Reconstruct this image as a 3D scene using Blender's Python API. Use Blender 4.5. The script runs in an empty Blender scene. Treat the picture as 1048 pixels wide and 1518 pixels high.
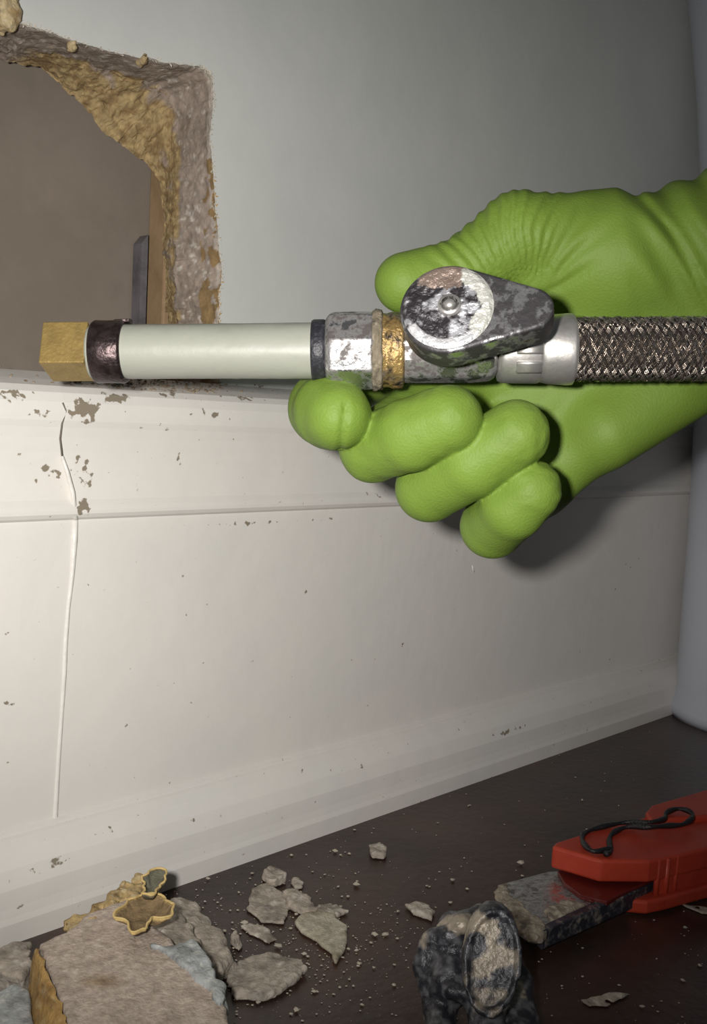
import bpy, bmesh, math, random
import numpy as np
from mathutils import Vector, Matrix

# ------------------------------------------------------------------ camera, light, exposure
sc = bpy.context.scene
C = sc.collection
FPX = 1500.0                       # focal length in pixels of the 1048x1518 frame
def _n(v): v = np.array(v, float); return v / np.linalg.norm(v)
_down = _n((-0.053, 1.0, 0.10))
_x = np.array((1531.0, -69.0, 1500.0)); _x = _n(_x - _down * _x.dot(_down))   # along the wall, to the right
_z = -_down
_y = np.cross(_z, _x)              # into the wall
RW = np.array([_x, _y, _z])        # camera (right, down, forward) -> world
_p0 = RW @ (np.array(((0 - 524) / FPX, (1405 - 759) / FPX, 1.0)) * 0.334)
CAMLOC = np.array((0.0, -0.014 - _p0[1], -_p0[2]))

def P(px, py, z):                  # world point seen at px, py at forward distance z
    return CAMLOC + RW @ (np.array(((px - 524) / FPX, (py - 759) / FPX, 1.0)) * z)
def ray(px, py):
    return RW @ np.array(((px - 524) / FPX, (py - 759) / FPX, 1.0))
def onY(px, py, Y):
    r = ray(px, py); return CAMLOC + r * ((Y - CAMLOC[1]) / r[1])
def onZ(px, py, Z=0.0):
    r = ray(px, py); return CAMLOC + r * ((Z - CAMLOC[2]) / r[2])

cam = bpy.data.cameras.new('camera'); co = bpy.data.objects.new('camera', cam); C.objects.link(co)
cam.sensor_fit = 'VERTICAL'; cam.sensor_height = 36.0; cam.lens = 36.0 * FPX / 1518.0
cam.clip_start = 0.01
M4 = Matrix.Identity(4)
for i in range(3):
    M4[i][0] = RW[i][0]; M4[i][1] = -RW[i][1]; M4[i][2] = -RW[i][2]; M4[i][3] = CAMLOC[i]
co.matrix_world = M4
sc.camera = co

w = bpy.data.worlds.new('dim_room'); sc.world = w; w.use_nodes = True
w.node_tree.nodes['Background'].inputs[0].default_value = (0.92, 0.96, 1.0, 1)
w.node_tree.nodes['Background'].inputs[1].default_value = 0.06
ld = bpy.data.lights.new('phone_torch', 'SPOT'); ld.energy = 6.2; ld.shadow_soft_size = 0.007
ld.spot_size = math.radians(83); ld.spot_blend = 1.0
ld.color = (1.0, 0.965, 0.92)
lo = bpy.data.objects.new('phone_torch', ld); C.objects.link(lo)
lo.location = CAMLOC + RW @ np.array((-0.027, -0.012, 0.005))
lo.rotation_euler = Vector(ray(435, 680)).to_track_quat('-Z', 'Y').to_euler()
sc.view_settings.view_transform = 'Standard'; sc.view_settings.look = 'None'
sc.view_settings.gamma = 1.0; sc.view_settings.use_curve_mapping = False
sc.view_settings.exposure = 0.0

# ------------------------------------------------------------------ helpers
rnd = random.Random(7)
_rs = np.random.RandomState(11)
_TAB = _rs.rand(32, 32, 32).astype(np.float32)
def noise(p, scale, seed=0):       # value noise in [-1,1]; p (...,3)
    q = np.asarray(p, np.float32) * scale + np.float32(seed * 7.31)
    i = np.floor(q).astype(np.int32); f = q - i; f = f * f * (3 - 2 * f)
    i0 = i & 31; i1 = (i + 1) & 31
    def g(a, b, c): return _TAB[a, b, c]
    x0, y0, z0 = i0[..., 0], i0[..., 1], i0[..., 2]; x1, y1, z1 = i1[..., 0], i1[..., 1], i1[..., 2]
    fx, fy, fz = f[..., 0], f[..., 1], f[..., 2]
    a = (g(x0, y0, z0) * (1 - fx) + g(x1, y0, z0) * fx) * (1 - fy) + (g(x0, y1, z0) * (1 - fx) + g(x1, y1, z0) * fx) * fy
    b = (g(x0, y0, z1) * (1 - fx) + g(x1, y0, z1) * fx) * (1 - fy) + (g(x0, y1, z1) * (1 - fx) + g(x1, y1, z1) * fx) * fy
    return (a * (1 - fz) + b * fz) * 2 - 1
def fbm(p, scale, seed=0, octv=3):
    s = 0; a = 1; t = 0
    for k in range(octv):
        s = s + a * noise(p, scale * 2 ** k, seed + k); t += a; a *= 0.55
    return s / t

def lin(r, g, b):
    f = lambda c: (c / 255 / 12.92) if c / 255 <= 0.04045 else ((c / 255 + 0.055) / 1.055) ** 2.4
    return (f(r), f(g), f(b), 1.0)

def mesh_obj(name, verts, faces, mat=None, parent=None, smooth=False, col=None, kind=None):
    me = bpy.data.meshes.new(name)
    me.from_pydata([tuple(map(float, v)) for v in verts], [], [tuple(map(int, f)) for f in faces])
    me.update()
    if smooth:
        me.polygons.foreach_set('use_smooth', [True] * len(me.polygons))
    if col is not None:
        ca = me.color_attributes.new('tint', 'FLOAT_COLOR', 'POINT')
        ca.data.foreach_set('color', np.asarray(col, np.float32).ravel())
    if mat: me.materials.append(mat)
    o = bpy.data.objects.new(name, me); C.objects.link(o)
    if parent is not None: o.parent = parent
    if kind: o['kind'] = kind
    return o

def tag(o, label=None, cat=None, group=None, kind=None):
    if label: o['label'] = label
    if cat: o['category'] = cat
    if group: o['group'] = group
    if kind: o['kind'] = kind
    return o
def empty(name, loc):
    o = bpy.data.objects.new(name, None); o.empty_display_size = 0.01; C.objects.link(o); o.location = tuple(loc)
    return o
def reparent(o, par):              # meshes are built in world coordinates; keep them there under an Empty
    o.parent = par
    o.matrix_parent_inverse = Matrix.Translation(-Vector(par.location))
    return o

class MB:                          # collects quads and tubes into one mesh
    def __init__(s): s.v = []; s.f = []
    def add(s, vs, fs):
        n = len(s.v); s.v += [tuple(x) for x in vs]; s.f += [tuple(i + n for i in f) for f in fs]
    def tube(s, pts, rad, n=10, caps=True):
        pts = [np.array(p, float) for p in pts]
        rad = rad if hasattr(rad, '__len__') else [rad] * len(pts)
        up = None; rings = []
        for i, p in enumerate(pts):
            t = pts[min(i + 1, len(pts) - 1)] - pts[max(i - 1, 0)]; t = t / (np.linalg.norm(t) + 1e-12)
            if up is None:
                a = np.array((0, 0, 1.0)) if abs(t[2]) < 0.9 else np.array((1.0, 0, 0)); up = np.cross(t, a)
            up = up - t * up.dot(t); up /= np.linalg.norm(up); b = np.cross(t, up)
            rings.append([p + rad[i] * (math.cos(2 * math.pi * k / n) * up + math.sin(2 * math.pi * k / n) * b) for k in range(n)])
        vs = [v for r in rings for v in r]; fs = []
        for i in range(len(pts) - 1):
            for k in range(n):
                fs.append((i * n + k, i * n + (k + 1) % n, (i + 1) * n + (k + 1) % n, (i + 1) * n + k))
        if caps:
            fs.append(tuple(reversed(range(n)))); fs.append(tuple((len(pts) - 1) * n + k for k in range(n)))
        s.add(vs, fs)
    def obj(s, name, mat, parent=None, smooth=False, kind=None):
        return mesh_obj(name, s.v, s.f, mat, parent, smooth, None, kind)

def surface_nets(d, org, h):
    s = d < 0
    nx, ny, nz = d.shape
    cnt = np.zeros((nx - 1, ny - 1, nz - 1), np.int8)
    for a in (0, 1):
        for b in (0, 1):
            for c in (0, 1):
                cnt += s[a:nx - 1 + a, b:ny - 1 + b, c:nz - 1 + c]
    m = (cnt > 0) & (cnt < 8)
    ii = np.argwhere(m)
    idx = -np.ones(m.shape, np.int64); idx[m] = np.arange(len(ii))
    acc = np.zeros((len(ii), 3)); num = np.zeros(len(ii))
    cor = [(a, b, c) for a in (0, 1) for b in (0, 1) for c in (0, 1)]
    vals = {k: d[ii[:, 0] + k[0], ii[:, 1] + k[1], ii[:, 2] + k[2]] for k in cor}
    for a in cor:
        for ax in range(3):
            if a[ax] == 0:
                b = list(a); b[ax] = 1; b = tuple(b)
                va, vb = vals[a], vals[b]; x = (va < 0) != (vb < 0)
                t = np.where(x, va / np.where(x, va - vb, 1), 0)
                for q in range(3):
                    acc[:, q] += np.where(x, a[q] + (t if q == ax else 0), 0)
                num += x
    v = org + (ii + acc / num[:, None]) * h
    F = []
    for ax in range(3):
        o1, o2 = [(1, 2), (2, 0), (0, 1)][ax]
        sl0 = [slice(1, -1)] * 3; sl0[ax] = slice(0, -1)
        sl1 = [slice(1, -1)] * 3; sl1[ax] = slice(1, None)
        a = s[tuple(sl0)]; b = s[tuple(sl1)]
        e = np.argwhere(a != b)
        inside = a[e[:, 0], e[:, 1], e[:, 2]]
        base = e.copy()
        for q in range(3):
            if q != ax: base[:, q] += 1
        def cell(da, db):
            c = base.copy(); c[:, o1] -= da; c[:, o2] -= db
            return idx[c[:, 0], c[:, 1], c[:, 2]]
        q = np.stack([cell(1, 1), cell(0, 1), cell(0, 0), cell(1, 0)], 1)
        q[~inside] = q[~inside][:, ::-1]
        F.append(q)
    return v, np.concatenate(F)

def grid(lo, hi, h):
    ax = [np.arange(lo[k], hi[k] + h, h, dtype=np.float32) for k in range(3)]
    G = np.stack(np.meshgrid(*ax, indexing='ij'), -1)
    return G, np.array(lo, float)
def cap(G, a, b, ra, rb):
    a = np.asarray(a, np.float32); b = np.asarray(b, np.float32); ab = b - a
    t = np.clip(((G - a) @ ab) / max(float(ab @ ab), 1e-12), 0, 1)
    q = G - a - t[..., None] * ab
    return np.sqrt(np.einsum('...i,...i', q, q)) - (ra + (rb - ra) * t)
def smin(a, b, k):
    h = np.clip(0.5 + 0.5 * (b - a) / k, 0, 1)
    return b * (1 - h) + a * h - k * h * (1 - h)
def poly2d(X, Y, poly):            # signed distance to a 2D polygon
    poly = np.asarray(poly, np.float32); n = len(poly)
    d = np.full(X.shape, 1e9, np.float32); ins = np.zeros(X.shape, bool)
    for i in range(n):
        a = poly[i]; b = poly[(i + 1) % n]; e = b - a
        t = np.clip(((X - a[0]) * e[0] + (Y - a[1]) * e[1]) / (e @ e + 1e-12), 0, 1)
        d = np.minimum(d, (X - a[0] - t * e[0]) ** 2 + (Y - a[1] - t * e[1]) ** 2)
        c = ((a[1] > Y) != (b[1] > Y)) & (X < (b[0] - a[0]) * (Y - a[1]) / (b[1] - a[1] + 1e-12) + a[0])
        ins ^= c
    d = np.sqrt(d)
    return np.where(ins, -d, d)

# ------------------------------------------------------------------ materials
def mat(name, c1, rough=0.6, metal=0.0, c2=None, scale=40, bump=0.0, bscale=300, lo=0.42, hi=0.62, spec=0.5,
        attr=None, coat=0.0, r2=None, m2=None, sheen=0.0, bdist=0.001):
    m = bpy.data.materials.new(name); m.use_nodes = True
    nt = m.node_tree; N = nt.nodes; L = nt.links
    b = N['Principled BSDF']
    b.inputs['Roughness'].default_value = rough; b.inputs['Metallic'].default_value = metal
    b.inputs['Base Color'].default_value = c1
    b.inputs['Specular IOR Level'].default_value = spec
    b.inputs['Coat Weight'].default_value = coat
    if sheen: b.inputs['Sheen Weight'].default_value = sheen
    tc = N.new('ShaderNodeTexCoord')
    if c2 is not None:
        n = N.new('ShaderNodeTexNoise'); n.inputs['Scale'].default_value = scale; n.inputs['Detail'].default_value = 8
        n.inputs['Roughness'].default_value = 0.65
        L.new(tc.outputs['Object'], n.inputs['Vector'])
        r = N.new('ShaderNodeMapRange'); r.inputs[1].default_value = lo; r.inputs[2].default_value = hi
        L.new(n.outputs['Fac'], r.inputs[0])
        mx = N.new('ShaderNodeMix'); mx.data_type = 'RGBA'; mx.inputs[6].default_value = c1; mx.inputs[7].default_value = c2
        L.new(r.outputs[0], mx.inputs[0]); L.new(mx.outputs[2], b.inputs['Base Color'])
        for key, base, alt in (('Roughness', rough, r2), ('Metallic', metal, m2)):
            if alt is not None:
                q = N.new('ShaderNodeMapRange'); q.inputs[3].default_value = base; q.inputs[4].default_value = alt
                L.new(r.outputs[0], q.inputs[0]); L.new(q.outputs[0], b.inputs[key])
    if attr:
        a = N.new('ShaderNodeAttribute'); a.attribute_name = attr
        n = N.new('ShaderNodeTexNoise'); n.inputs['Scale'].default_value = scale; n.inputs['Detail'].default_value = 6
        L.new(tc.outputs['Object'], n.inputs['Vector'])
        r = N.new('ShaderNodeMapRange'); r.inputs[1].default_value = 0.3; r.inputs[2].default_value = 0.7
        r.inputs[3].default_value = 0.72; r.inputs[4].default_value = 1.15
        L.new(n.outputs['Fac'], r.inputs[0])
        v = N.new('ShaderNodeVectorMath'); v.operation = 'SCALE'
        L.new(a.outputs['Color'], v.inputs[0]); L.new(r.outputs[0], v.inputs['Scale'])
        L.new(v.outputs[0], b.inputs['Base Color'])
    if bump:
        n = N.new('ShaderNodeTexNoise'); n.inputs['Scale'].default_value = bscale; n.inputs['Detail'].default_value = 7
        L.new(tc.outputs['Object'], n.inputs['Vector'])
        bm = N.new('ShaderNodeBump'); bm.inputs['Strength'].default_value = bump; bm.inputs['Distance'].default_value = bdist
        L.new(n.outputs['Fac'], bm.inputs['Height']); L.new(bm.outputs[0], b.inputs['Normal'])
    return m

def add_marks(m, marks, c, nscale=250):
    """scuffs with a shape of their own on a painted surface: marks = (x, z, rx, rz, density)"""
    nt = m.node_tree; N = nt.nodes; L = nt.links; b = N['Principled BSDF']
    tc = N.new('ShaderNodeTexCoord'); sep = N.new('ShaderNodeSeparateXYZ'); L.new(tc.outputs['Object'], sep.inputs[0])
    tot = None
    def math_(op, a, bb):
        q = N.new('ShaderNodeMath'); q.operation = op
        for i, x in enumerate((a, bb)):
            if isinstance(x, (int, float)): q.inputs[i].default_value = x
            else: L.new(x, q.inputs[i])
        return q.outputs[0]
    for (x, z, rx, rz, dn) in marks:
        a = math_('DIVIDE', math_('SUBTRACT', sep.outputs[0], float(x)), rx)
        c_ = math_('DIVIDE', math_('SUBTRACT', sep.outputs[2], float(z)), rz)
        r = math_('SQRT', math_('ADD', math_('MULTIPLY', a, a), math_('MULTIPLY', c_, c_)), 0)
        v = math_('MULTIPLY', math_('SUBTRACT', 1.0, r), dn)
        v = math_('MAXIMUM', v, 0.0)
        tot = v if tot is None else math_('MAXIMUM', tot, v)
    n = N.new('ShaderNodeTexNoise'); n.inputs['Scale'].default_value = nscale; n.inputs['Detail'].default_value = 5
    L.new(tc.outputs['Object'], n.inputs['Vector'])
    s = math_('ADD', n.outputs['Fac'], math_('MULTIPLY', tot, 0.34))
    r = N.new('ShaderNodeMapRange'); r.inputs[1].default_value = 0.70; r.inputs[2].default_value = 0.745
    L.new(s, r.inputs[0])
    mx = N.new('ShaderNodeMix'); mx.data_type = 'RGBA'
    src = b.inputs['Base Color']
    if src.is_linked: L.new(src.links[0].from_socket, mx.inputs[6])
    else: mx.inputs[6].default_value = src.default_value
    mx.inputs[7].default_value = c
    L.new(r.outputs[0], mx.inputs[0]); L.new(mx.outputs[2], b.inputs['Base Color'])

WY = 0.016                         # plane of the plaster wall; the face of the baseboard is Y = 0
m_wall = mat('grey_wall_paint', (0.59, 0.605, 0.58, 1), 0.42, c2=(0.63, 0.64, 0.61, 1), scale=9, bump=0.25, bscale=35, bdist=0.002)
m_base = mat('white_trim_paint', (0.75, 0.718, 0.672, 1), 0.42, c2=(0.715, 0.695, 0.655, 1), scale=14, bump=0.3, bscale=60, bdist=0.0012)
m_floor = mat('dark_wood_floor', lin(70, 48, 40), 0.32, c2=lin(40, 30, 26), scale=14, bump=0.25, bscale=220, lo=0.35, hi=0.65)
m_cav = mat('cavity_board', lin(131, 120, 109), 0.85, c2=lin(122, 112, 101), scale=18, bump=0.3, bscale=90)
m_wood = mat('stud_wood', lin(158, 132, 100), 0.8, c2=lin(144, 118, 88), scale=60, bump=0.3, bscale=200)
m_edge = mat('broken_plaster', (1, 1, 1, 1), 0.92, attr='tint', scale=300, bump=0.5, bscale=700, bdist=0.0005)
m_deb = mat('plaster_debris', (1, 1, 1, 1), 0.9, attr='tint', scale=450, bump=0.8, bscale=1000, bdist=0.0007)
m_glove = mat('green_glove_rubber', (0.172, 0.272, 0.040, 1), 0.55, c2=(0.156, 0.247, 0.036, 1), scale=45, bump=0.35, bscale=1300, bdist=0.0006, sheen=0.0, spec=0.3)
m_pex = mat('white_pex', (0.335, 0.345, 0.295, 1), 0.45, c2=(0.30, 0.31, 0.26, 1), scale=60, bump=0.1, bscale=300, lo=0.5, hi=0.8)
m_brass = mat('worn_brass', lin(150, 127, 74), 0.5, 0.3, c2=lin(126, 106, 64), scale=160, bump=0.3, bscale=900, r2=0.6, m2=0.5, lo=0.45, hi=0.8)
m_collar = mat('dark_crimp_metal', lin(84, 72, 72), 0.38, 0.8, c2=lin(56, 47, 48), scale=300, bump=0.3, bscale=700)
m_black = mat('black_rubber', lin(40, 40, 46), 0.45, c2=lin(80, 80, 84), scale=500, bump=0.3, bscale=900, lo=0.5, hi=0.75)
m_chrome = mat('grimy_chrome', (0.60, 0.60, 0.60, 1), 0.24, 0.95, c2=(0.13, 0.115, 0.11, 1), scale=190, bump=0.35, bscale=420, r2=0.65, m2=0.3, lo=0.46, hi=0.60)
m_clean = mat('satin_chrome', (0.72, 0.71, 0.68, 1), 0.36, 0.8, c2=(0.48, 0.46, 0.44, 1), scale=120, r2=0.5, bump=0.1, bscale=500)
m_steel = mat('braid_steel', (0.72, 0.68, 0.64, 1), 0.24, 1.0, c2=(0.40, 0.36, 0.33, 1), scale=300, r2=0.4)
m_tint_metal = mat('tinted_metal', (1, 1, 1, 1), 0.35, 0.55, attr='tint', scale=500, bump=0.6, bscale=900, bdist=0.001)
m_red = mat('red_plastic', lin(172, 58, 36), 0.5, c2=lin(154, 50, 32), scale=60, bump=0.15, bscale=400, lo=0.4, hi=0.7)
m_cord = mat('black_cord', lin(28, 26, 28), 0.4, bump=0.6, bscale=900)
m_porc = mat('porcelain', (0.60, 0.62, 0.70, 1), 0.18, c2=(0.58, 0.60, 0.67, 1), scale=10)

# ------------------------------------------------------------------ the setting
xs0, xs1 = -0.9, 1.5
# baseboard: moulded profile swept along the wall, in two lengths that meet at the painted-over seam
prof = [(-14.5, 0), (-14.5, 7), (-13.8, 9), (-13.2, 12), (-12.6, 18), (-10.2, 24), (-6.5, 28.5), (-3.0, 31.0), (-1.6, 31.6), (-1.4, 32.8), (0, 33.6),
        (0, 60), (0, 100), (0, 139.5), (-1.4, 140.4), (-2.4, 141.8), (-2.5, 143), (-1.8, 144.6), (-0.6, 146.6), (0.1, 149), (0.5, 153), (0.6, 158),
        (0.4, 163), (-0.2, 168), (-0.9, 171.5), (-1.7, 173.8), (-1.9, 176), (-1.4, 180), (0.0, 183.2), (2.4, 185.4), (8, 187.5), (WY * 1000 + 0.5, 190.2)]
HB = 0.1902
seam0 = onY(110, 800, 0)
sx = float(seam0[0])
RDG = [(92, 592), (98, 610), (92, 628), (89, 650), (92, 676), (100, 700), (108, 730), (112, 770), (110, 800), (107, 850), (101, 900), (97, 950), (95, 1000), (91, 1060), (86, 1130), (82, 1200), (79, 1258)]
_rp = np.array([onY(a, b, 0) for a, b in RDG])
def seamx(z):                      # the two lengths meet on a slightly wandering line
    return float(np.interp(z, _rp[::-1, 2], _rp[::-1, 0]))
def baseboard(xa, xb, name, n):
    vs = []; fs = []
    xs = np.linspace(xa, xb, n)
    for x in xs:
        for (y, z) in prof:
            wob = 0.0004 * noise(np.array((x, y * 0.001, z * 0.001)), 40, 3) if 139 < z < 186 else 0
            vs.append((x + (seamx(z * 0.001) - sx) * max(0, 1 - abs(x - sx) / 0.05), y * 0.001 + wob, z * 0.001))
        vs.append((vs[-1][0], WY + 0.03, HB)); vs.append((vs[-len(prof) - 1][0], WY + 0.03, 0))
    k = len(prof) + 2
    for i in range(n - 1):
        for j in range(k):
            j2 = (j + 1) % k
            fs.append((i * k + j, (i + 1) * k + j, (i + 1) * k + j2, i * k + j2))
    fs.append(tuple(range(k))); fs.append(tuple(reversed([(n - 1) * k + j for j in range(k)])))
    o = mesh_obj(name, vs, fs, m_base); tag(o, kind='structure')
    return o
bb0 = baseboard(xs0, sx - 0.00001, 'baseboard_back', 60)
bb1 = baseboard(sx + 0.00001, xs1, 'baseboard_back', 220)
# scuffs and chips in the baseboard paint
mk = []
for (px, py, rx, ry, d) in [(120, 605, 34, 26, 1.0), (170, 590, 28, 12, 1.2), (60, 615, 22, 16, .75), (75, 700, 24, 26, .72), (125, 700, 20, 42, .9),
                            (118, 750, 16, 22, .8), (250, 678, 40, 10, .45), (305, 612, 30, 16, .45), (10, 1040, 16, 24, .5), (12, 1130, 14, 14, .5), (195, 1075, 26, 16, .42),
                            (205, 1225, 20, 14, .45), (60, 1265, 70, 10, .7), (20, 585, 40, 16, .8), (600, 955, 30, 10, .35), (170, 870, 16, 14, .3), (260, 585, 40, 10, .6),
                            (730, 1075, 90, 8, .5), (515, 1105, 10, 8, .4), (370, 775, 230, 5, .5), (370, 590, 60, 6, .5)]:
    p = onY(px, py, 0); s = abs(p - CAMLOC).dot(RW[:, 2] * 0 + 1) and ((p - CAMLOC) @ (RW @ np.array((0, 0, 1.0))))
    mk.append((p[0], p[2], rx / FPX * s * 1.3, ry / FPX * s, d))
add_marks(m_base, mk, lin(138, 128, 112), 330)

def strip_on_wall(name, pts, rad, mat_, Yoff=0.0, par=None, n=8):
    b = MB(); b.tube([onY(px, py, Yoff) for px, py in pts], rad, n)
    return b.obj(name, mat_, par, True)
m_caulk = mat('painted_caulk', (0.76, 0.735, 0.69, 1), 0.35, c2=(0.7, 0.68, 0.64, 1), scale=120, bump=0.4, bscale=300)
strip_on_wall('caulk_ridge', [(112, 770), (110, 800), (107, 850), (101, 900), (97, 950), (95, 1000), (91, 1060), (86, 1130), (82, 1200), (79, 1258)],
              [0.0009, 0.0012, 0.0009, 0.0008, 0.0009, 0.0009, 0.0008, 0.0009, 0.0010, 0.0012], m_caulk, 0.0003, bb1)
strip_on_wall('caulk_ridge', [(92, 676), (100, 700), (108, 730), (112, 770)], [0.0005, 0.0007, 0.0008, 0.0009], m_caulk, -0.001, bb1)
m_crack = mat('crack_filler', lin(112, 104, 94), 0.9)
strip_on_wall('crack', [(93, 597), (98, 610), (92, 628), (89, 650), (92, 676)], 0.00030, m_crack, -0.0018, bb1, 6)
strip_on_wall('paint_drip', [(700, 838), (702, 848)], [0.0003, 0.0006], m_caulk, 0.0, bb1, 6)

# floor
fl = mesh_obj('floor', [(xs0, -1.2, 0), (xs1, -1.2, 0), (xs1, WY + 0.03, 0), (xs0, WY + 0.03, 0), (xs0, -1.2, -0.02), (xs1, -1.2, -0.02), (xs1, WY + 0.03, -0.02), (xs0, WY + 0.03, -0.02)],
              [(0, 1, 2, 3), (7, 6, 5, 4), (4, 5, 1, 0), (5, 6, 2, 1), (6, 7, 3, 2), (7, 4, 0, 3)], m_floor)
tag(fl, kind='structure')

# wall with the broken-out opening
O_ = [(-170, -42), (-60, 0), (0, 20), (28, 33), (62, 44), (110, 62), (200, 84), (300, 100), (314, 112), (316, 150), (311, 205), (316, 260), (321, 330), (328, 400), (325, 440), (326, 480), (326, 590), (150, 590), (-170, 590), (-170, 300)]
M_ = [(-150, 5), (-60, 40), (0, 60), (28, 70), (60, 78), (118, 92), (195, 112), (240, 124), (258, 138), (264, 160), (266, 205), (262, 260), (262, 330), (262, 400), (264, 440), (268, 480), (268, 590), (130, 590), (-150, 590), (-150, 300)]
I_ = [(-130, 35), (-60, 68), (0, 88), (28, 93), (60, 97), (94, 128), (128, 166), (160, 198), (190, 222), (212, 240), (224, 252), (240, 285), (242, 340), (243, 400), (246, 440), (248, 480), (248, 590), (110, 590), (-130, 590), (-130, 300)]
def dens(poly, Y, jag, step=0.0012, seed=1):
    P3 = []
    for (a, b) in poly:
        q = onY(a, b, Y)
        P3.append(q)
    return P3
NSEG = 34
def ring(poly, Y, j, seed):
    pts = dens(poly, Y, j); out = []
    n = len(pts)
    for i in range(n):
        a = pts[i]; b = pts[(i + 1) % n]
        k = max(2, NSEG if i < 16 else 10)
        for t in range(k):
            p = a + (b - a) * t / k
            out.append(p)
    out = np.array(out)
    if j:
        out[:, 0] += j * fbm(out, 180, seed, 4); out[:, 2] += j * fbm(out, 180, seed + 5, 4)
    lowm = out[:, 2] < HB + 0.002
    out[:, 2] = np.where(lowm, HB - 0.0003, out[:, 2])
    return out
R0 = ring(O_, WY, 0.0011, 1)
R1 = ring(M_, WY + 0.022, 0.0022, 2)
R2 = ring(I_, WY + 0.040, 0.0028, 3)
from mathutils.geometry import tessellate_polygon
outer = [(xs0, WY, HB - 0.001), (xs1, WY, HB - 0.001), (xs1, WY, 1.3), (xs0, WY, 1.3)]
hole = [tuple(p) for p in R0]
# the opening reaches down to the baseboard: keep its bottom a hair above the wall's lower edge
hole = [(p[0], WY, max(p[2], HB - 0.0003)) for p in hole]
tris = tessellate_polygon([[Vector(p) for p in outer], [Vector(p) for p in hole]])
vv = outer + hole
wall = mesh_obj('wall_back', vv, [tuple(t) for t in tris], m_wall); tag(wall, kind='structure')
bm = bmesh.new(); bm.from_mesh(wall.data)
for f in bm.faces:
    f.normal_update()
    if f.normal.y > 0: f.normal_flip()
bm.to_mesh(wall.data); bm.free()
# crumbling edge of the opening: plaster at the front, torn fibre board behind
NL = 60
V = []; colr = []
nR = len(R0)
for l in range(NL + 1):
    t = l / NL
    if t < 0.5:
        a, b, s = R0, R1, t / 0.5
    else:
        a, b, s = R1, R2, (t - 0.5) / 0.5
    p = a + (b - a) * s
    if 0 < l < NL:
        amp = 0.0013 if t > 0.5 else 0.0007
        nn = fbm(p, 230, 9, 4) + 0.5 * fbm(p, 700, 19, 2)
        p = p.copy(); p[:, 1] += 1.4 * amp * nn; p[:, 0] += amp * fbm(p, 260, 21, 3); p[:, 2] += amp * fbm(p, 260, 31, 3)
        if 0.46 < t < 0.54: p[:, 1] += 0.0012
    V.append(p)
    g = np.array(lin(160, 146, 134)[:3]); g2 = np.array(lin(142, 128, 116)[:3]); w_ = np.array(lin(196, 188, 178)[:3]); ta = np.array(lin(172, 150, 108)[:3]); td = np.array(lin(138, 114, 78)[:3])
    n1 = fbm(p, 130, 41, 3)[:, None]; n2 = fbm(p, 420, 51, 3)[:, None]
    n3 = fbm(p, 70, 61, 2)[:, None]
    c = g + (g2 - g) * np.clip(0.5 + n1 * 1.5, 0, 1)
    if t < 0.5: c = c + (w_ - c) * np.clip((n2 - 0.22) * 4, 0, 1) * (1 if 0.1 < t else 0)
    if t < 0.06: c = c * 0.5 + w_ * 0.5
    if t < 0.22:
        lowr = (p[:, 0:1] > onY(300, 300, WY)[0]) & (p[:, 2:3] < onY(316, 235, WY)[2]) & (n1 + (0.2 - t) > 0.0)
        c = np.where(lowr, td, c)
    if t > 0.46:
        n4 = fbm(p, 95, 66, 3)[:, None]; bmk = np.clip((n4 + 0.10 + (t - 0.5) * 0.9) * 5, 0, 1) * np.clip((p[:, 0:1] - onY(20, 100, WY + .03)[0]) / 0.008, 0, 1)
        tt = ta + (td - ta) * np.clip(0.4 + n2 * 2.2, 0, 1)
        c = c + (tt - c) * bmk
    colr.append(np.concatenate([c, np.ones((len(c), 1))], 1))
V = np.concatenate(V); colr = np.concatenate(colr)
V[:, 2] = np.maximum(V[:, 2], HB - 0.0005)
F = []
for l in range(NL):
    for i in range(nR):
        j = (i + 1) % nR
        F.append((l * nR + i, l * nR + j, (l + 1) * nR + j, (l + 1) * nR + i))
mesh_obj('broken_edge', V, F, m_edge, wall, False, colr)
# back of the wall board seen through the hole, cavity lining, stud, strip
def box(name, lo, hi, m, par=None, bev=0.0006):
    x0, y0, z0 = lo; x1, y1, z1 = hi
    vs = [(x0, y0, z0), (x1, y0, z0), (x1, y1, z0), (x0, y1, z0), (x0, y0, z1), (x1, y0, z1), (x1, y1, z1), (x0, y1, z1)]
    fs = [(3, 2, 1, 0), (4, 5, 6, 7), (0, 1, 5, 4), (1, 2, 6, 5), (2, 3, 7, 6), (3, 0, 4, 7)]
    o = mesh_obj(name, vs, fs, m, par)
    if bev:
        md = o.modifiers.new('b', 'BEVEL'); md.width = bev; md.segments = 2
    return o
CY = WY + 0.056
tag(box('wall_cavity', (xs0, CY, 0.05), (xs1, CY + 0.01, 1.3), m_cav, None, 0), kind='structure')
tag(box('floor_cavity', (xs0, WY + 0.031, 0.06), (xs1, CY, HB - 0.012), m_cav, None, 0), kind='structure')
sp = onY(244, 400, WY + 0.041)
tag(box('trim_1', (sp[0] + 0.0005, WY + 0.042, HB - 0.012), (sp[0] + 0.04, CY - 0.0005, 1.2), m_wood, None, 0.001), kind='structure')
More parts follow.
